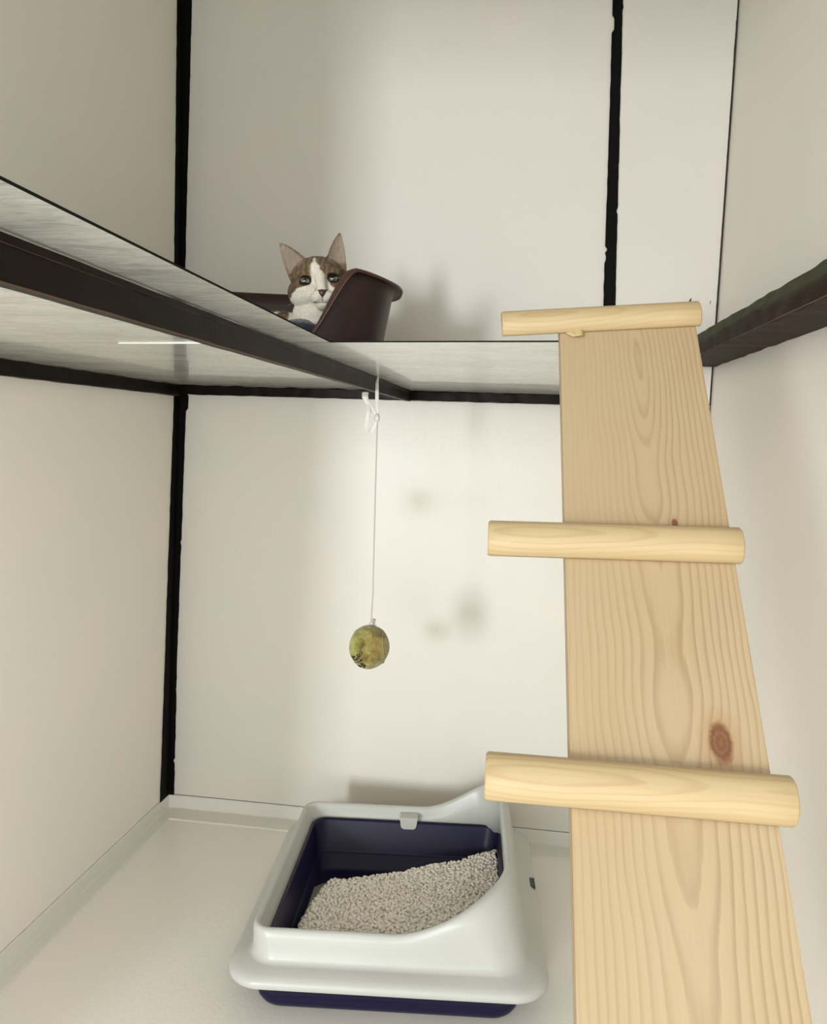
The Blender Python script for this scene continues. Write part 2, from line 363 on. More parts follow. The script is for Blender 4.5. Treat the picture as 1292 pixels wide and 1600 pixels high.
# ------------------------------------------------------------------ ladder
def pine(name, light, dark, xc, sl, h0, pitch, knots=()):
    """object coords: x across, y along, z out; growth rings of a sawn log"""
    t = NT(name); c = t.co; X, Yc, Z = t.sep(c)
    warp = t.math('MULTIPLY_ADD', t.noise(t.mapping((1, .35, 1)), 16, 3, .5), .012, -.006)
    fine = t.math('MULTIPLY_ADD', t.noise(t.mapping((1, .06, 1)), 260, 2, .5), .0012, -.0006)
    x = t.math('ADD', t.math('SUBTRACT', X, xc), warp)
    wav = t.math('MULTIPLY_ADD', t.noise(t.mapping((.02, 1, .02)), 7, 1, .4), .03, -.015)
    h = t.math('ADD', t.math('MULTIPLY_ADD', Yc, sl, h0), wav)
    h = t.math('SUBTRACT', h, Z)
    ks = None
    for (kx, ky, rx, ry, amp) in knots:
        dx = t.math('POWER', t.math('ABSOLUTE', t.math('DIVIDE', t.math('SUBTRACT', X, kx), rx)), 2.)
        dy = t.math('POWER', t.math('ABSOLUTE', t.math('DIVIDE', t.math('SUBTRACT', Yc, ky), ry)), 2.)
        d = t.math('SQRT', t.math('ADD', dx, dy))
        push = t.math('MULTIPLY', t.math('EXPONENT', t.math('MULTIPLY', d, -.9)), amp)
        h = t.math('ADD', h, push)
        ks = (d if ks is None else t.math('MINIMUM', ks, d))
    r = t.math('SQRT', t.math('ADD', t.math('MULTIPLY', x, x), t.math('MULTIPLY', h, h)))
    r = t.math('ADD', r, fine)
    fr = t.math('FRACT', t.math('DIVIDE', r, pitch))
    line = t.ramp(fr, [(0, (0, 0, 0, 1)), (.55, (.12, .12, .12, 1)), (.86, (.85, .85, .85, 1)), (.97, (.55, .55, .55, 1)), (1, (0, 0, 0, 1))])
    # lines stronger in some stretches
    stren = t.ramp(t.noise(t.mapping((1, .25, 1), (2, 0, 0)), 22, 2), [(.3, (.25, .25, .25, 1)), (.7, (.85, .85, .85, 1))])
    f = t.mix(1., line, stren, 'MULTIPLY')
    ext = t.n('ShaderNodeClamp'); t.l(t.math('MULTIPLY_ADD', X, 6.5 if knots else 0., t.math('MULTIPLY_ADD', Yc, .55, .22 if knots else .95)), ext.inputs[0])
    f = t.mix(1., f, ext.outputs[0], 'MULTIPLY')
    fib = t.noise(t.mapping((1, .03, 1)), 700, 2, .6)
    blot = t.noise(t.mapping((1, .5, 1)), 9, 2)
    lt = t.mix(t.ramp(blot, [(.35, (0, 0, 0, 1)), (.7, (1, 1, 1, 1))]), srgb(*light), srgb(light[0]-3, light[1]-6, light[2]-9))
    col = t.mix(f, lt, srgb(*dark))
    col = t.mix(t.math('MULTIPLY', fib, .16), col, srgb(dark[0]-20, dark[1]-25, dark[2]-25))
    if ks is not None:
        kk = t.math('ADD', ks, t.math('MULTIPLY_ADD', t.noise(c, 160, 3, .6), .5, -.25))
        halo = t.ramp(kk, [(.9, (.6, .6, .6, 1)), (1.0, (.28, .28, .28, 1)), (1., (.28,)*3+(1,)), (1., (.2, .2, .2, 1))])
        kf = t.n('ShaderNodeMapRange'); t.l(kk, kf.inputs[0]); kf.inputs[1].default_value = .75; kf.inputs[2].default_value = 1.05; kf.inputs[3].default_value = 1; kf.inputs[4].default_value = 0
        kring = t.math('ADD', t.math('MULTIPLY', t.noise(c, 420, 3, .7), .6), t.math('MULTIPLY_ADD', t.math('SINE', t.math('MULTIPLY', kk, 17.)), .10, .2))
        kc = t.ramp(kring, [(.35, srgb(34, 12, 8)), (.5, srgb(74, 30, 20)), (.66, srgb(112, 60, 42))])
        col = t.mix(kf.outputs[0], col, kc)
        kf2 = t.n('ShaderNodeMapRange'); t.l(kk, kf2.inputs[0]); kf2.inputs[1].default_value = 1.0; kf2.inputs[2].default_value = 1.9; kf2.inputs[3].default_value = .38; kf2.inputs[4].default_value = 0
        col = t.mix(kf2.outputs[0], col, srgb(150, 108, 68))
    t.bump(t.math('ADD', t.math('MULTIPLY', fr, .3), fib), .12, .0004)
    return t.set(col=col, rough=.48, spec=.35)
PINE_L, PINE_D = (172, 152, 119), (132, 104, 71)
M_plank = pine('pine_plank', PINE_L, PINE_D, .057, .055, .004, .0037, [(.0804, .321, .0068, .0125, .010), (.070, .1775, .0022, .004, .003)])
M_rung = pine('pine_rung', (180, 160, 121), (148, 119, 81), .0, .03, .02, .0036)

d = Vector((.0334, -.8656, -1)); dl = d.length; dn = d.normalized()
cx = Vector((1, 0, 0)); cx = (cx-dn*cx.dot(dn)).normalized(); nn_ = cx.cross(dn)
if nn_.y > 0: nn_ = -nn_
A0 = Vector((.0251, .645, .865))
def basis(o, a, b, c):
    m_ = Matrix.Identity(4)
    for i in range(3): m_[i][0] = a[i]; m_[i][1] = b[i]; m_[i][2] = c[i]; m_[i][3] = o[i]
    return m_
# right handed: x = across, y = -down (use y = down, z = x cross y)
zz = cx.cross(dn)
sgn = 1 if zz.dot(nn_) > 0 else -1
LM = basis(A0, cx, dn, zz)
ladder = empty('ladder', None, 'pale pine plank ladder with three half round rungs leaning on the shelf', 'ladder', mat=LM)
PW, PT = .1039, .0165
bm = bmesh.new(); box(bm, 0, PW, -.022, dl*.865, min(0, -sgn*PT), max(0, -sgn*PT), .0012)
bmesh.ops.bisect_plane(bm, geom=bm.verts[:]+bm.edges[:]+bm.faces[:], plane_co=LM.inverted() @ Vector((0, 0, .0005)), plane_no=(LM.inverted().to_3x3() @ Vector((0, 0, -1))), clear_outer=True)
bmesh.ops.holes_fill(bm, edges=bm.edges[:])
obj('plank', bm, M_plank, ladder, label='wide pale pine plank with a reddish knot')
def rung(x0, s0, x1, s1, R, seed, extra):
    """half round bar, flat against the plank: mesh x = profile, y = along (so the grain runs along)"""
    p0 = Vector((x0, s0, 0)); p1 = Vector((x1, s1, 0)); ax = (p1-p0).normalized(); L = (p1-p0).length
    side = Vector((0, 0, sgn)); dwn = side.cross(ax)
    if dwn.y < 0: dwn = -dwn
    z_ = dwn.cross(ax); prof = []
    for k in range(25):
        a = math.pi*k/24; cs, sn = math.cos(a), math.sin(a)
        e = 2/2.35
        prof.append((math.copysign(abs(cs)**e, cs)*R, (sn**e)*R*1.03))
    prof = [(R*.97, 0)]+prof[1:-1]+[(-R*.97, 0)]
    rings = []; zsg = 1 if z_.dot(side) > 0 else -1
    for yv, sc in [(0, .93), (.0012, 1)]+[(L*i/8, 1) for i in range(1, 8)]+[(L-.0012, 1), (L, .93)]:
        rings.append([Vector((a*sc, yv, zsg*(.0001+b*sc))) for a, b in prof])
    me = loft(rings, True, True)
    o = obj('rung', me, M_rung, ladder)
    o.matrix_local = basis(p0, dwn, ax, z_)
    for p in me.polygons: p.use_smooth = len(p.vertices) == 4
    return o
RR = .0122
rung(-.0455, .0045-RR, .1065, -.0072-RR, .0112, 1, 0)
rung(-.0490, .2071-RR, .1075, .2073-RR, .0122, 2, 0)
rung(-.0452, .3600-RR*1.05, .1115, .3632-RR*1.05, .0129, 3, 0)
# splinter hanging from the top rung
sp = loft([[(.004, .000, sgn*.001), (.016, -.004, sgn*.004), (.018, -.004, sgn*.001)], [(.010, .0045, sgn*.0012), (.017, .0052, sgn*.0035), (.019, .003, sgn*.001)]], True, True)
obj('splinter', sp, M_rung, ladder)

# ------------------------------------------------------------------ litter box
def plastic(name, c, rough, bump=.05, coat=0.):
    t = NT(name)
    col = t.mix(t.noise(t.co, 8, 2), srgb(*c), srgb(*[x*.95 for x in c]))
    t.bump(t.noise(t.co, 400, 2), bump, .0004)
    return t.set(col=col, rough=rough, spec=.5, coat=coat)
M_white = plastic('white_plastic', (192, 193, 185), .34)
M_navy = plastic('navy_plastic', (22, 19, 50), .38)
M_navy.node_tree.nodes['Principled BSDF'].inputs['Specular IOR Level'].default_value = .25
M_slot = plastic('dark_slot', (20, 17, 16), .4)
LW, LD = .437, .448
a_ = math.radians(5.6)
litbox = empty('litter_box', (-.361, .938, 0), 'white rimmed navy litter tray with high right end on the floor', 'litter box')
litbox.rotation_euler = (0, 0, a_)
def rrect(x0, x1, y0, y1, rads, nc=14, ns=14):
    """front-left, front-right, back-right, back-left corner radii"""
    out = []; fl, fr_, br, bl = rads
    cs = [(x0+fl, y0+fl, fl, math.pi, 1.5*math.pi), (x1-fr_, y0+fr_, fr_, 1.5*math.pi, 2*math.pi), (x1-br, y1-br, br, 0, .5*math.pi), (x0+bl, y1-bl, bl, .5*math.pi, math.pi)]
    arcs = [[(cx_+r*math.cos(a+(b-a)*i/nc), cy_+r*math.sin(a+(b-a)*i/nc)) for i in range(nc+1)] for cx_, cy_, r, a, b in cs]
    for k in range(4):
        out += arcs[k]; p, q = arcs[k][-1], arcs[(k+1) % 4][0]
        out += [(p[0]+(q[0]-p[0])*i/ns, p[1]+(q[1]-p[1])*i/ns) for i in range(1, ns)]
    return out
def hood(u, v):
    f = .064*sst((u-.225)/.18)
    back = .070*sst((u-.245)/.17)
    return f+(back-f)*sst((v-.12)/.25)
def ring(ins, z, lift, rads, insR=None, bow=0):
    insR = ins if insR is None else insR
    insR = ins+.009*lift
    if len(rads) == 4: rads = (rads[0], rads[1]+.022*lift, rads[2], rads[3])
    pts = rrect(ins*(1-.20*lift)+.004*(1-lift), LW-insR, ins*(1-.13*lift), LD-ins*(1-.22*lift), rads)
    return [(x, y, z+lift*hood(x, y)) for x, y in pts]
cov = [ring(.020, .056, 0, (.035, .035, .035, .035)), ring(.004, .053, 0, (.045, .045, .04, .04)), ring(.0005, .0555, 0, (.05, .05, .045, .045)),
       ring(.0, .061, 0, (.05, .05, .045, .045)), ring(.003, .0665, 0, (.05, .05, .045, .045)), ring(.009, .070, 0, (.05, .05, .045, .045)),
       ring(.021, .0735, 0.02, (.045, .045, .04, .04)), ring(.0255, .074, .04, (.04, .045, .04, .04)), ring(.029, .080, .15, (.038, .05, .04, .035)),
       ring(.034, .094, .55, (.034, .055, .04, .03)), ring(.038, .105, .86, (.03, .06, .045, .028), .034), ring(.0415, .1125, .97, (.026, .066, .045, .025), .036),
       ring(.0455, .1155, 1, (.023, .07, .045, .022), .040), ring(.050, .1145, 1, (.02, .072, .045, .02), .044), ring(.052, .111, .97, (.018, .072, .045, .018), .046),
       ring(.0525, .101, .6, (.018, .07, .045, .018), .046), ring(.0525, .088, 0, (.018, .06, .04, .018), .044)]
cover = obj('rim_cover', loft(cov), M_white, litbox, smooth=True)
md = cover.modifiers.new('thick', 'SOLIDIFY'); md.thickness = .0016; md.offset = -1
# tray
tr_in = [(.031, .050), (.027, .046), (.030, .030), (.036, .010), (.043, .002), (.056, 0.0005)]
rings = []
def tring(ins, z, r=.03): return [(x, y, z) for x, y in rrect(ins, LW-ins, ins, LD-ins, (r, r, r, r))]
rings = [tring(.075, .0005, .02), tring(.050, .0005, .03), tring(.0415, .003, .034), tring(.038, .009, .036), tring(.0365, .016, .038), tring(.0375, .021, .038), tring(.035, .024, .038), tring(.030, .058, .036), tring(.024, .0625, .036),
         tring(.026, .066, .034), tring(.0515, .092, .024), tring(.0545, .096, .022), tring(.0575, .092, .022), tring(.062, .040, .024), tring(.064, .037, .024), tring(.067, .036, .024), tring(.070, .012, .022), tring(.078, .009, .02)]
tray = obj('tray', loft(rings, True, True), M_navy, litbox, smooth=True)
# latch tab and clip slot
def solid(pts, off):
    off = Vector(off); r0 = [Vector(p) for p in pts]; return loft([r0, [p+off for p in r0]], True, True)
yb = LD-.0655
tabp = [(.206, yb, .1075), (.208, yb, .094), (.2095, yb, .089), (.2135, yb, .0865), (.2305, yb, .0865), (.2345, yb, .089), (.236, yb, .094), (.238, yb, .1075)]
obj('latch_tab', solid(tabp, (0, .020, 0)), M_white, litbox)
bm = bmesh.new(); box(bm, LW-.010, LW-.0015, .250, .276, .060, .0705, .001)
obj('clip_slot', bm, M_slot, litbox, label='small black clip slot on the right flange')

def shear(o):
    for v in o.data.vertices: v.co.x += .03*(v.co.y-.05)
for o_ in litbox.children: shear(o_)
# litter: heaped pale pellets
def lh(u, v):
    """litter height (local tray coords)"""
    edge = interp(u, [(.06, .280), (.11, .300), (.16, .315), (.24, .335), (.33, .375), (.38, .40)])+.006*n3(u*40, 5)
    top = .056+.012*sst((u-.12)/.25)+.004*n3(u*18, v*18, 3)+.008*math.exp(-((u-.2)**2+(v-.15)**2)/.01)
    left = interp(v, [(.06, .070), (.14, .070), (.2, .076), (.26, .088), (.32, .115)])+.004*n3(v*50, 8)
    f = sst((edge-v)/.045)*sst((u-left+.012)/.03)
    dust = sst((edge+.05-v+.012*n3(u*60, v*60, 4))/.02)*sst((u-left+.06+.012*n3(v*60, u*60, 1))/.02)
    return .0075+.0070*dust+(top-.0145)*f, f
us = L_(.068, LW-.066, 80); vs_ = L_(.066, LD-.066, 74)
P = [(u, v, lh(u, v)[0]-.002) for u in us for v in vs_]; nv = len(vs_)
F = [(i*nv+j, (i+1)*nv+j, (i+1)*nv+j+1, i*nv+j+1) for i in range(len(us)-1) for j in range(nv-1)]
# pellets
icb = bmesh.new(); bmesh.ops.create_icosphere(icb, subdivisions=1, radius=1); icb.verts.ensure_lookup_table()
iv = np.array([v.co[:] for v in icb.verts]); ifc = np.array([[v.index for v in f.verts] for f in icb.faces]); icb.free()
# a second, finer subdivision for roundness
icb = bmesh.new(); bmesh.ops.create_icosphere(icb, subdivisions=2, radius=1); icb.verts.ensure_lookup_table()
iv = np.array([v.co[:] for v in icb.verts]); ifc = np.array([[v.index for v in f.verts] for f in icb.faces]); icb.free()
LVS, LFS, LC = [], [], []
cnt = 0; tries = 0
def addp(u, v, z, r):
    global cnt
    ang = random.random()*6.28; el = 1+random.random()*.35
    R_ = Matrix.Rotation(ang, 3, 'Z') @ Matrix.Rotation(random.uniform(-.8, .8), 3, 'X')
    S = np.array(R_) @ np.diag([r*el, r, r*random.uniform(.75, 1)])
    LVS.append(iv @ S.T+np.array([u, v, z])); LFS.append(ifc+cnt*len(iv)); cnt += 1
step = .0050
for u in np.arange(.070, LW-.061, step):
    for v in np.arange(.068, LD-.070, step):
        uu = u+random.uniform(-.5, .5)*step; vv = v+random.uniform(-.5, .5)*step
        h, f = lh(uu, vv)
        if f < .12:
            continue
        addp(uu, vv, h+random.uniform(-.0012, .0014), random.uniform(.0021, .0030))
for k in range(70):   # strays on the bare floor
    u, v = random.uniform(.08, .2), random.uniform(.2, .30)
    h, f = lh(u, v)
    if f < .12: addp(u, v, h+.0015, random.uniform(.0015, .0024))
V = np.concatenate([np.array(P)]+LVS); nb = len(P)
me = bpy.data.meshes.new('cat_litter')
faces = F+[tuple(int(q)+nb for q in f) for blk in LFS for f in blk]
me.from_pydata(V.tolist(), [], faces); me.update()
def litter_mat(dust=False):
    t = NT('litter_pellets')
    isl = t.n('ShaderNodeNewGeometry').outputs['Random Per Island']
    col = t.ramp(isl, [(0, srgb(236, 228, 214)), (.5, srgb(246, 239, 227)), (.85, srgb(250, 246, 238)), (1, srgb(216, 205, 190))])
    col = t.mix(t.math('MULTIPLY', t.noise(t.co, 300, 2), .2), col, srgb(190, 180, 164))
    return t.set(col=col, rough=.85, spec=.2)
def dust_mat():
    t = NT('litter_dust')
    col = t.mix(t.noise(t.co, 60, 4, .7), srgb(84, 84, 80), srgb(170, 166, 154))
    t.bump(t.noise(t.co, 200, 4), .5, .001)
    return t.set(col=col, rough=.95, spec=.1)
lit = obj('cat_litter', me, [litter_mat(), dust_mat()], smooth=True, label='heap of pale beige litter pellets in the navy tray', cat='litter', kind='stuff')
mi = np.zeros(len(me.polygons), dtype=np.int32); mi[:len(F)] = [0 if lh(P[f_[0]][0], P[f_[0]][1])[1] > .25 else 1 for f_ in F]; me.polygons.foreach_set('material_index', mi)
shear(lit); lit.location = litbox.location; lit.rotation_euler = litbox.rotation_euler

# ------------------------------------------------------------------ hanging ball
BX, BY, BZ = -.2061, 1.12, .4723
t = NT('white_cord'); M_cord = t.set(col=srgb(178, 174, 166), rough=.6)
t = NT('white_ribbon'); t.bump(t.noise(t.mapping((1, 1, 6)), 60, 2), .3, .001); M_rib = t.set(col=srgb(212, 208, 200), rough=.4)
cord = empty('hanging_cord', (-.2042, 1.12, .8605), 'thin white cord and ribbon knotted round the dark beam above the ball', 'cord')
def lp(o, pts): return [Vector(p)-o.location for p in pts]
XB = -.2045
obj('string', tube(lp(cord, [(XB+.001, BY-.003, .806), (-.2036, BY-.002, .70), (-.2032, BY, .55), (BX+.0015, BY, BZ+.0375)]), .0009, 6), M_cord, cord)
# ribbon in front of the beam down to the knot
obj('ribbon', tube(lp(cord, [(-.2045, BY, .8606), (-.2055, BY-.003, .852), (-.2050, BY-.004, .838), (XB, BY-.004, .822), (XB+.001, BY-.003, .806)]), [.0012, .0022, .0026, .0026, .002], 8, flat=.3, side=(1, 0, 0)), M_rib, cord)
obj('ribbon', tube(lp(cord, [(-.222, BY-.002, .838), (-.2215, BY-.006, .832), (-.219, BY-.006, .826), (-.213, BY-.006, .817), (-.207, BY-.004, .809), (XB, BY-.003, .804)]), [.0045, .0045, .0032, .0034, .003, .002], 8, flat=.22, side=(1, 0, 0)), M_rib, cord)
obj('ribbon', tube(lp(cord, [(-.2165, BY-.006, .822), (-.2155, BY-.008, .812), (-.217, BY-.008, .800), (-.2185, BY-.006, .790), (-.2175, BY-.004, .784), (-.212, BY-.003, .783), (-.207, BY-.004, .790), (XB, BY-.004, .800)]), [.0025, .003, .0034, .0036, .0025, .0032, .003, .002], 8, flat=.25, side=(1, 0, 0)), M_rib, cord)
bm = bmesh.new(); bmesh.ops.create_icosphere(bm, subdivisions=3, radius=1)
for v in bm.verts:
    k = 1+.15*n3(v.co.x*3, v.co.y*3, v.co.z*3)
    v.co = Vector((v.co.x*.004*k, v.co.y*.004*k, v.co.z*.0065*k))+Vector((XB+.0005, BY-.003, .803))-cord.location
obj('knot', bm, M_rib, cord, smooth=True)

ball = empty('tennis_ball', (BX, BY, BZ), 'worn yellow green tennis ball hanging on the white cord', 'ball')
def felt():
    t = NT('worn_felt')
    n1 = t.noise(t.co, 70, 4, .65, .5); n2 = t.noise(t.co, 26, 3, .6)
    col = t.ramp(n1, [(.34, srgb(84, 74, 34)), (.48, srgb(130, 120, 62)), (.66, srgb(168, 160, 96))])
    col = t.mix(t.ramp(n2, [(.45, (0, 0, 0, 1)), (.7, (.6, .6, .6, 1))]), col, srgb(140, 112, 66))
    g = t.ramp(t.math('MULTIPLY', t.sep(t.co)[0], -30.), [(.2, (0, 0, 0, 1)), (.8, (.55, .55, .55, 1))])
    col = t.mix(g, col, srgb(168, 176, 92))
    t.bump(n1, .8, .002)
    return t.set(col=col, rough=.95, spec=.1, sheen=.4)
bm = bmesh.new(); bmesh.ops.create_icosphere(bm, subdivisions=5, radius=1)
BR = (.0294, .0294, .0322)
for v in bm.verts:
    q = v.co.copy(); k = 1+.012*n3(q.x*3, q.y*3, q.z*3)+.008*n3(q.x*9, q.y*9, q.z*9)
    flat_ = 1-.035*sst((-q.z+q.x*.9-.9)/.5)
    v.co = Vector((q.x*BR[0], q.y*BR[1], q.z*BR[2]))*k*flat_
felt_o = obj('felt_cover', bm, felt(), ball, smooth=True)
t = NT('white_seam'); M_seam = t.set(col=srgb(148, 140, 84), rough=.8)
pts = []
for i in range(81):
    a = 2*math.pi*i/80; b = .44; 
    q = Vector((math.cos(a)+b*math.cos(3*a), math.sin(a)-b*math.sin(3*a), 2*math.sqrt(b)*math.sin(2*a))).normalized()
    q = Matrix.Rotation(.75, 3, 'Y') @ Matrix.Rotation(.9, 3, 'X') @ q
    pts.append(Vector((q.x*BR[0], q.y*BR[1], q.z*BR[2]))*1.0)
obj('seam', tube(pts, .0007, 6), M_seam, ball)
# dark worn print marks lower left: curved letter strokes laid on the felt
t = NT('black_print'); M_print = t.set(col=srgb(34, 28, 12), rough=.85)
bmp = bmesh.new()
def onball(a, b):
    """a,b in units of radius (image right, up) on the camera side"""
    rr = min(.97, math.hypot(a, b)); c_ = math.sqrt(1-rr*rr)
    q = Vector((a, -c_, b)); q = Matrix.Rotation(math.radians(10), 3, 'Z') @ q
    return Vector((q.x*BR[0], q.y*BR[1], q.z*BR[2]))*1.012
def stroke(a0, b0, a1, b1, wd=.05):
    dv = Vector((a1-a0, b1-b0)); nrm = Vector((-dv.y, dv.x)).normalized()*wd/2; n = 5; prev = None
    for i in range(n+1):
        a, b = a0+dv.x*i/n, b0+dv.y*i/n
        cur = [bmp.verts.new(onball(a+nrm.x, b+nrm.y)), bmp.verts.new(onball(a-nrm.x, b-nrm.y))]
        if prev: bmp.faces.new((prev[0], prev[1], cur[1], cur[0]))
        prev = cur
glyphs = {'D': [(0, 0, 0, 1), (0, 1, .5, .8), (.5, .8, .5, .2), (.5, .2, 0, 0)], 'U': [(0, 1, 0, 0), (0, 0, .5, 0), (.5, 0, .5, 1)], 'N': [(0, 0, 0, 1), (0, 1, .5, 0), (.5, 0, .5, 1)],
          'A': [(0, 0, .25, 1), (.25, 1, .5, 0), (.1, .4, .4, .4)], '7': [(0, 1, .5, 1), (.5, 1, .15, 0)], 'L': [(0, 1, 0, 0), (0, 0, .5, 0)], '4': [(.4, 0, .4, 1), (.4, 1, 0, .35), (0, .35, .55, .35)]}
def word(txt, a0, b0, ang, size, wd):
    ca, sa = math.cos(ang), math.sin(ang)
    for k, g in enumerate(txt):
        aa = ang+.10*k; ca, sa = math.cos(aa), math.sin(aa)
        for (x0, y0, x1, y1) in glyphs[g]:
            f = lambda x, y: (a0+size*(x*ca-y*sa), b0+size*(x*sa+y*ca))
            stroke(*f(x0, y0), *f(x1, y1), wd)
        a0 += ca*size*.72; b0 += sa*size*.72
word('DUN', -.60, -.18, -1.15, .17, .055)
word('A77', -.86, -.34, -.98, .20, .06)
word('4AL', -.42, -.62, -.75, .17, .05)
word('NA', -.52, -.80, -.35, .13, .05)
obj('printed_marks', bmp, M_print, ball, label='worn black lettering')
t = NT('grey_clip'); M_clip = t.set(col=srgb(128, 118, 112), rough=.4, metal=.3)
clipm = loft([[(.0035, -.0012, .033), (.0065, -.0012, .033), (.0065, .0012, .033), (.0035, .0012, .033)], [(.0035, -.0012, .0425), (.0085, -.0012, .0415), (.0085, .0012, .0415), (.0035, .0012, .0425)]], True, True)
obj('grey_tab', clipm, M_clip, ball, label='small grey tab at the knot')
obj('cord_loop', tube([(-.001, 0, .0305), (-.0005, 0, .035), (.0015, 0, .0375), (.0045, 0, .036), (.0085, 0, .0325), (.010, 0, .0295)], .0009, 6), M_cord, ball)

# ------------------------------------------------------------------ basket
def brown_plastic():
    t = NT('brown_plastic')
    col = t.mix(t.noise(t.mapping((1, 1, .1)), 90, 3, .6), srgb(36, 22, 19), srgb(52, 31, 26))
    t.bump(t.noise(t.mapping((1, 1, .25)), 130, 3), .15, .0006)
    return t.set(col=col, rough=.36, spec=.4)
M_bed = brown_plastic()
t = NT('brown_rim'); M_rim = t.set(col=srgb(70, 42, 36), rough=.38, spec=.5)  # rim lightened in colour for the light its lip catches
ZS = ZB+TH
bed = empty('pet_basket', (-.385, 1.135, ZS), 'dark brown oval plastic pet basket with a dipped front on the back shelf', 'pet basket')
bed.rotation_euler = (0, 0, math.radians(12))
BA, BB, BH, BL = .196, .125, .137, .046
def sup(th, a, b, e=2.7):
    c_, s_ = math.cos(th), math.sin(th)
    return (math.copysign(abs(c_)**(2/e), c_)*a, math.copysign(abs(s_)**(2/e), s_)*b)
def rimz(x, y):
    hi = BH-.003-.010*sst((x-.12)/.08)
    if y > 0: return hi
    ax = abs(x+.02)
    t_ = sst((ax-.103)/.050)
    return BL+(hi-BL)*t_
N = 160
ths = [2*math.pi*i/N for i in range(N)]
def bring(scale_in, zf, inset=0., lip=0.):
    out = []
    for th in ths:
        x0, y0 = sup(th, BA, BB); hz = rimz(x0, y0); z = zf(hz)
        f = .875+.125*(z/BH)
        L = math.hypot(x0, y0)
        k = f-(inset-lip*(.35+.65*sst((hz-BL)/(BH-BL))))/L
        out.append((x0*k, y0*k, z))
    return out
rings = [bring(0, lambda h: .0005, .03), bring(0, lambda h: .0005, .008), bring(0, lambda h: .004, .001)]
rings += [bring(0, lambda h, q=q: .004+(h-.008)*q) for q in (.2, .4, .6, .8, .93)]
outer = rings+[bring(0, lambda h: h-.006, 0, .001), bring(0, lambda h: h-.0045, 0, .004), bring(0, lambda h: h-.0048, 0, .012)]
shell = outer+[bring(0, lambda h: h-.0052, 0, .0135), bring(0, lambda h: h-.0025, 0, .0138), bring(0, lambda h: h-.0008, 0, .0125), bring(0, lambda h: h, 0, .009), bring(0, lambda h: h, 0, .003), bring(0, lambda h: h-.001, .001), bring(0, lambda h: h-.004, .0028)]
shell += [bring(0, lambda h, q=q: .006+(h-.012)*q, .003) for q in (.9, .6, .3, .05)]+[bring(0, lambda h: .0035, .012), bring(0, lambda h: .0035, .035)]
me = loft(shell, True, True); ob = obj('shell', me, [M_bed, M_rim], bed, smooth=True)
lo_i, hi_i = 11, 16
for i, p in enumerate(me.polygons):
    if i < (len(shell)-1)*N and lo_i <= i//N < hi_i: p.material_index = 1
# navy cushion
def cush():
    rings = []; NS = 14
    for k in range(NS+1):
        q = k/NS; r_ = []
        for th in ths:
            x0, y0 = sup(th, .160*q+.0001, .092*q+.0001, 3.2)
            if q < 1:
                dz = .012*(1-q**6)**.5
                dz += .055*math.exp(-((x0-.075)/.055)**4-((y0+.070)/.013)**2)*(1-q**12)
                dz += .003*n3(x0*40, y0*40, 2)+.003*n3(x0*90, y0*30, 5)
            else: dz = 0
            r_.append((x0, y0, .008+max(0, dz)))
        rings.append(r_)
    rings.append([(x*.97, y*.97, .0045) for x, y, z in rings[-1]])
    return loft(rings, True, True)
t = NT('navy_cloth'); cc = t.mix(t.noise(t.co, 30, 3), srgb(20, 22, 34), srgb(34, 38, 54)); t.bump(t.noise(t.co, 300, 3), .6, .001); M_cloth = t.set(col=cc, rough=.9, sheen=.3)
cu = obj('cushion', cush(), M_cloth, smooth=True, label='rumpled navy cushion lying inside the brown pet basket', cat='cushion')
cu.matrix_world = Matrix.Translation((-.385, 1.135, ZS)) @ Matrix.Rotation(math.radians(12), 4, 'Z')

# ------------------------------------------------------------------ cat
PX = .914e-3
HC = Vector((-.2980, 1.14, .9920))     # between the eyes of the cat
fr = Vector((-FW.x, -FW.y, 0)).normalized()   # towards the viewer, level
ez = UP-fr*UP.dot(fr); ez.normalize(); ex = ez.cross(fr)*-1
if ex.x < 0: ex = -ex
def hp(a, b, c): return HC+(ex*a+ez*b+fr*c)*PX
cbm = bmesh.new()
def ell(c, r, rot=None, sub=3):
    g = bmesh.ops.create_icosphere(cbm, subdivisions=sub, radius=1)
    R_ = rot.to_3x3() if rot else Matrix.Identity(3)
    for v in g['verts']:
        q = R_ @ Vector((v.co.x*r[0], v.co.y*r[1], v.co.z*r[2])); v.co = hp(c[0]+q.x, c[1]+q.y, c[2]+q.z)
def cap(p, q, r0, r1, n=9):
    for i in range(n+1):
        t_ = i/n; r = r0+(r1-r0)*t_
        ell([p[k]+(q[k]-p[k])*t_ for k in range(3)], (r, r, r), sub=2)
# skull and face
ell((-3, 7, -12), (43, 36, 40)); ell((-20, -16, 4), (29, 24, 27)); ell((24, -16, 6), (25, 24, 27))
ell((-2, 14, 8), (30, 22, 22))
cap((3, 12, 22), (9, -17, 39), 10, 7.5)
ell((2, -27, 31), (13, 10, 13)); ell((17, -27, 32), (12, 10, 13)); ell((9, -22, 38), (8, 7, 9)); ell((9, -38, 24), (12, 8, 14))
ell((-17, 10, 20), (16, 9, 13)); ell((23, 11, 21), (14, 9, 13)); ell((-22, -14, 22), (16, 9, 11)); ell((27, -12, 22), (14, 9, 11))
# neck, chest, body
ell((-10, -48, -10), (34, 30, 32)); ell((-8, -75, -6), (35, 30, 32)); ell((-27, -78, -24), (48, 32, 36))
ell((-72, -74, -38), (60, 38, 36)); ell((-125, -80, -40), (52, 34, 38)); ell((-155, -88, -30), (36, 28, 40))
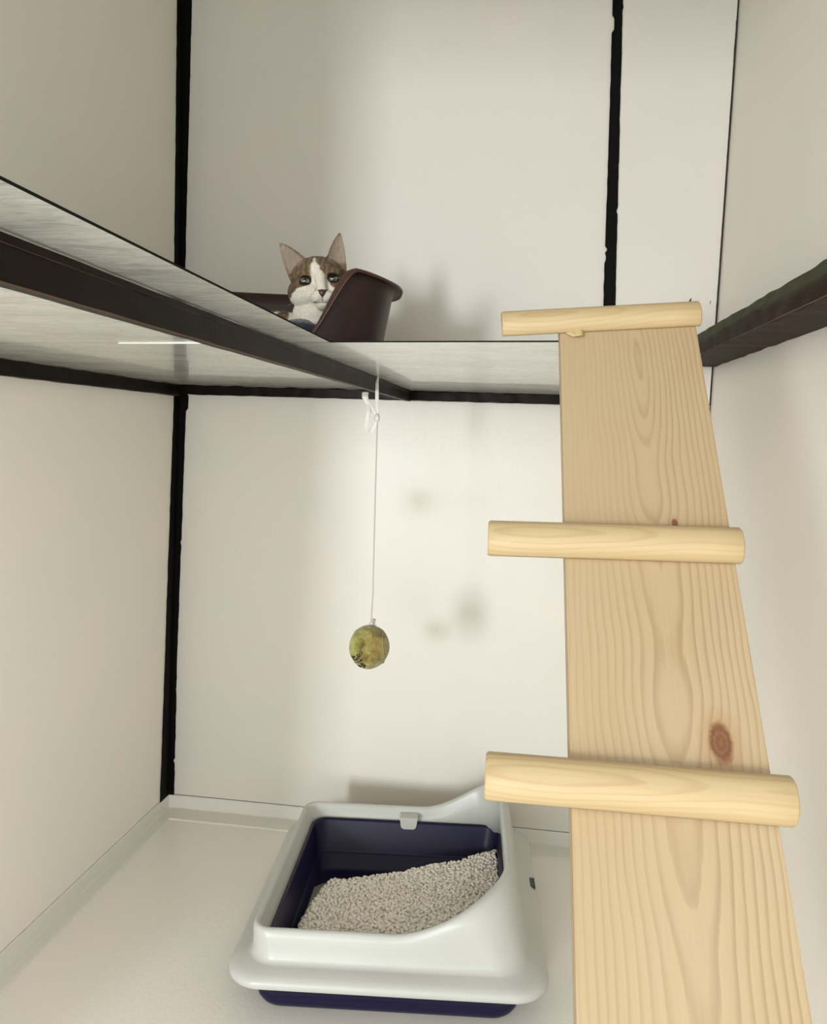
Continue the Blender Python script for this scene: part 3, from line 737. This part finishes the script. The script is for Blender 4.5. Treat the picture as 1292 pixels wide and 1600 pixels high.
# forelegs tucked, paws, hind paw, tail
cap((-22, -95, 10), (-6, -106, 42), 15, 11); cap((10, -92, 6), (22, -104, 34), 14, 11); ell((0, -106, 48), (12, 9, 14)); ell((26, -104, 40), (11, 9, 13))
cap((-150, -95, 0), (-110, -108, 22), 15, 10); ell((-102, -109, 22), (16, 8, 10))
tl = [(-180, -95, -40), (-195, -100, -20), (-190, -106, 5), (-165, -108, 20), (-140, -110, 30)]
for i in range(4): cap(tl[i], tl[i+1], 9-i*.7, 8.3-i*.7, 6)
def ear(bo, bi, tip, cup, back, thick=3.4):
    """closed curved triangle: bo outer base, bi inner base, tip"""
    bo, bi, tip = Vector(bo), Vector(bi), Vector(tip); U, Vn = 12, 14; front = []; rear = []
    axis = (tip-(bo+bi)/2)
    for j in range(Vn+1):
        v_ = j/Vn; row = []; row2 = []
        wd = (1-v_**1.25)**.72 if v_ < 1 else 0
        wd = max(wd, .04)
        cen = (bo+bi)/2+axis*(v_-.12*(1-v_))
        # lean the curve of each side outwards a little
        for i in range(U+1):
            s = i/U*2-1
            p = cen+(bi-bo)/2*s*wd*1.05
            dep = cup*(1-s*s)*(1-v_*.75)
            row.append(p+Vector((0, 0, -dep))); row2.append(p+Vector((0, 0, -dep-thick-back*(1-v_)*(1-s*s))))
        front.append(row); rear.append(row2)
    vs = {}; 
    def V_(k, p):
        if k not in vs: vs[k] = cbm.verts.new(hp(*p))
        return vs[k]
    F_ = lambda j, i: V_(('f', j, i), front[j][i]); R_ = lambda j, i: V_(('r', j, i), rear[j][i])
    for j in range(Vn):
        for i in range(U):
            cbm.faces.new((F_(j, i), F_(j, i+1), F_(j+1, i+1), F_(j+1, i)))
            cbm.faces.new((R_(j, i+1), R_(j, i), R_(j+1, i), R_(j+1, i+1)))
        cbm.faces.new((R_(j, 0), F_(j, 0), F_(j+1, 0), R_(j+1, 0))); cbm.faces.new((F_(j, U), R_(j, U), R_(j+1, U), F_(j+1, U)))
    for i in range(U):
        cbm.faces.new((F_(0, i+1), F_(0, i), R_(0, i), R_(0, i+1))); cbm.faces.new((F_(Vn, i), F_(Vn, i+1), R_(Vn, i+1), R_(Vn, i)))
ear((-47, 7, -4), (-21, 38, 2), (-62, 63, -8), 9, 3)
ear((43, 20, -4), (13, 41, 2), (33, 79, -8), 9, 3)
bmesh.ops.recalc_face_normals(cbm, faces=cbm.faces)
cme = bpy.data.meshes.new('cat_src'); cbm.to_mesh(cme); cbm.free()
tmp = bpy.data.objects.new('tmp', cme); link(tmp)
rm = tmp.modifiers.new('r', 'REMESH'); rm.mode = 'VOXEL'; rm.voxel_size = .0014; rm.use_smooth_shade = True
sm = tmp.modifiers.new('s', 'SMOOTH'); sm.factor = .5; sm.iterations = 5
dg = bpy.context.evaluated_depsgraph_get(); body_me = bpy.data.meshes.new_from_object(tmp.evaluated_get(dg))
bpy.data.objects.remove(tmp)
nvv = len(body_me.vertices); co = np.empty(nvv*3); body_me.vertices.foreach_get('co', co); co = co.reshape(-1, 3)
no = np.empty(nvv*3); body_me.vertices.foreach_get('normal', no); no = no.reshape(-1, 3)
rel = (co-np.array(HC))/PX
A = rel @ np.array(ex); B = rel @ np.array(ez); Cc = rel @ np.array(fr); NF = no @ np.array(fr)
def lin(c): return np.array(srgb(*c)[:3])
TAB, DRK, WHT = lin((124, 104, 80)), lin((56, 43, 31)), lin((226, 219, 202))
PINK, GOLD = lin((146, 128, 108)), lin((140, 112, 72))
cols = np.empty((nvv, 4)); cols[:, 3] = 1
Lb = sorted([(60, -4), (36, -5), (32, -6), (12, -11), (2, -9), (-8, -11), (-14, -30), (-24, -41), (-31, -45), (-45, -52), (-70, -45), (-90, -50)])
Rb = sorted([(60, -7), (38, -6), (32, -3), (12, 8), (2, 16), (-8, 20), (-14, 28), (-20, 33), (-40, 60)])
Lv = np.interp(B, [q[0] for q in Lb], [q[1] for q in Lb]); Rv = np.interp(B, [q[0] for q in Rb], [q[1] for q in Rb])
for i in range(nvv):
    a, b, c_ = A[i], B[i], Cc[i]
    nz = n3(a*.12, b*.12, c_*.12); nz2 = n3(a*.5, b*.1, c_*.5)
    j = nz*3+nz2*2
    wl = sst((a-Lv[i]+j)/4+.5); wr = sst((Rv[i]-a+j)/4+.5)
    wf = wl*wr
    ear_ = (b > 24 and (a < -24 or a > 15)) or (b > 12 and (a < -40 or a > 44))
    if b > 40 or ear_: wf = 0
    if c_ < -22+nz*6: wf *= sst((c_+34)/12)
    if b < -95: wf = max(wf, sst((c_+20)/20))
    # tabby streaks
    if b > 8 and not ear_: s = (.5+.5*math.sin(a*.75+.06*b*(1 if a < 0 else -1)+nz*2))*1.3
    elif b < -38: s = .5+.5*math.sin(a*.18+nz*3)
    else: s = .5+.5*math.sin(b*.42+abs(a)*.2+nz*3)
    s = max(0, min(1, s*.9+nz2*.5))
    base = TAB*(1-s*.55)+DRK*(s*.55)
    if -46 < b < 6 and a < -32: base = base*.6+DRK*.4
    if b < -38 and nz > .12: base = base*.4+GOLD*.6
    if b < -40 and n3(a*.05+3, b*.07, 5) > .15: base = WHT*.8
    if ear_ and NF[i] > .25 and b > 14:
        ea = (-47, 7, -21, 38, -62, 63) if a < 0 else (43, 20, 13, 41, 33, 79)
        # distance towards ear border
        p = np.array([a, b]); t0 = np.array(ea[4:6]); m0 = (np.array(ea[0:2])+np.array(ea[2:4]))/2
        ax_ = t0-m0; vv = np.dot(p-m0, ax_)/np.dot(ax_, ax_); half = np.linalg.norm(np.array(ea[0:2])-np.array(ea[2:4]))/2*max(.05, (1-max(0, min(.99, vv))**1.25))**.72
        lat = abs((ax_[0]*(p-m0)[1]-ax_[1]*(p-m0)[0])/np.linalg.norm(ax_))/half
        f = sst((1.0-lat)/.35)*sst((vv+.1)/.25)*sst((1.02-vv)/.2)
        base = base*(1-f)+(PINK*(.8+.3*nz2)+.1*WHT)*f
    col = base*(1-wf)+WHT*(1-.06*abs(nz2)*3)*wf
    # dark eye rims, corner lines
    for ec, er in (((-18, -1.5), (10.0, 7.8)), ((25, 2), (9.6, 7.6))):
        q = math.hypot((a-ec[0])/er[0], (b-ec[1]-.12*(a-ec[0])*(-1 if ec[0] < 0 else 1)*-1)/er[1])
        if c_ > 5:
            k = sst((1.06-q)/.14); col = col*(1-k)+lin((34, 26, 20))*k
    if c_ > 25:
        # nose leather
        wn = (b+30)*.62
        if -29 < b < -17.5 and abs(a-10) < max(.5, wn): col = lin((76, 52, 46))
        # mouth line
        my = -35.5-.10*abs(a-10)+.035*(a-10)**2*.25
        k = sst(1-abs(b-my)/1.2) if abs(a-10) < 15 else 0
        if abs(a-10) < .9 and -36 < b < -28: k = 1
        col = col*(1-k*.75)+lin((60, 44, 38))*k*.75
        # whisker spots
    cols[i, :3] = col
ca = body_me.color_attributes.new('fur', 'FLOAT_COLOR', 'POINT'); ca.data.foreach_set('color', cols.ravel())
def fur():
    t = NT('fur'); at = t.n('ShaderNodeAttribute', attribute_name='fur')
    ns = t.noise(t.mapping((1, 1, .35)), 900, 3, .7)
    col = t.mix(t.math('MULTIPLY', ns, .35), at.outputs['Color'], (.02, .015, .01, 1), 'MULTIPLY')
    nd = t.n('ShaderNodeHueSaturation'); t.l(at.outputs['Color'], nd.inputs['Color']); t.l(t.math('MULTIPLY_ADD', ns, .9, .58), nd.inputs['Value'])
    t.bump(ns, .6, .0012)
    return t.set(col=nd.outputs[0], rough=.9, spec=.12, sheen=.05)
HCz = ZS+.035
cat = empty('cat', (HC.x-.03, HC.y, HCz), 'brown tabby and white cat peeking over the brown basket', 'cat')
def world_child(o):
    o.matrix_parent_inverse = Matrix.Translation(-cat.location); return o
world_child(obj('body', body_me, fur(), cat, smooth=True))
bvh = BVHTree.FromPolygons([tuple(v) for v in co], [tuple(p.vertices) for p in body_me.polygons])
def surf(a, b):
    o_ = hp(a, b, 120); h_ = bvh.ray_cast(o_, -fr)
    return (h_[0]-HC).dot(fr)/PX if h_[0] else 20
def eye_mat():
    t = NT('cat_eye'); X, Y_, Z = t.sep(t.co)
    r = t.math('SQRT', t.math('ADD', t.math('MULTIPLY', X, X), t.math('MULTIPLY', Y_, Y_)))
    r2 = t.math('SQRT', t.math('ADD', t.math('MULTIPLY', t.math('MULTIPLY', X, 1.25), t.math('MULTIPLY', X, 1.25)), t.math('MULTIPLY', Y_, Y_)))
    col = t.ramp(r2, [(0, (.003, .003, .003, 1)), (.44, (.003, .003, .003, 1)), (.50, srgb(96, 92, 66)), (.80, srgb(128, 122, 90)), (.92, srgb(50, 44, 32)), (.96, (.008, .006, .005, 1))])
    return t.set(col=col, rough=.05, spec=.7, coat=.6)
M_eye = eye_mat()
for (a, b, rx, ry, tilt) in ((-18, -1.5, 9.2, 7.0, -.10), (25, 2, 8.8, 6.9, .14)):
    s = surf(a, b)
    bm = bmesh.new(); bmesh.ops.create_uvsphere(bm, u_segments=40, v_segments=24, radius=1)
    e = obj('eye', bm, M_eye, cat, smooth=True)
    m_ = basis(hp(a, b, s-3.6), ex, ez, fr) @ Matrix.Rotation(tilt, 4, 'Z') @ Matrix.Diagonal((rx*PX, ry*PX, 6.2*PX, 1))
    e.matrix_parent_inverse = Matrix.Translation(-cat.location); e.matrix_basis = m_
# nose leather
s = surf(10, -22)
bm = bmesh.new(); bmesh.ops.create_icosphere(bm, subdivisions=3, radius=1)
for v in bm.verts:
    x, y, z = v.co; wd = 6.2*(.55+.45*(y+1)/2*1.1); q = hp(10+x*wd, -22.5+y*5.2, s-1.2+z*2.6); v.co = q-cat.location
t = NT('nose_leather'); M_nose = t.set(col=srgb(70, 46, 42), rough=.45)
obj('nose', bm, M_nose, cat, smooth=True)
t = NT('whisker'); M_wh = t.set(col=srgb(235, 230, 220), rough=.4)
for sd in (-1, 1):
    for k in range(5):
        a0, b0 = 10+sd*(9+k % 2*3), -25-k*1.8; s = surf(a0, b0); ln = 34+6*(k % 3)
        pts = [hp(a0+sd*ln*q, b0+(4-k*3.2)*q*2-6*q*q, s-.5+10*q-22*q*q) for q in (0, .25, .5, .75, 1)]
        world_child(obj('whisker', tube(pts, [.00022, .0002, .00016, .00012, .00006], 5), M_wh, cat))
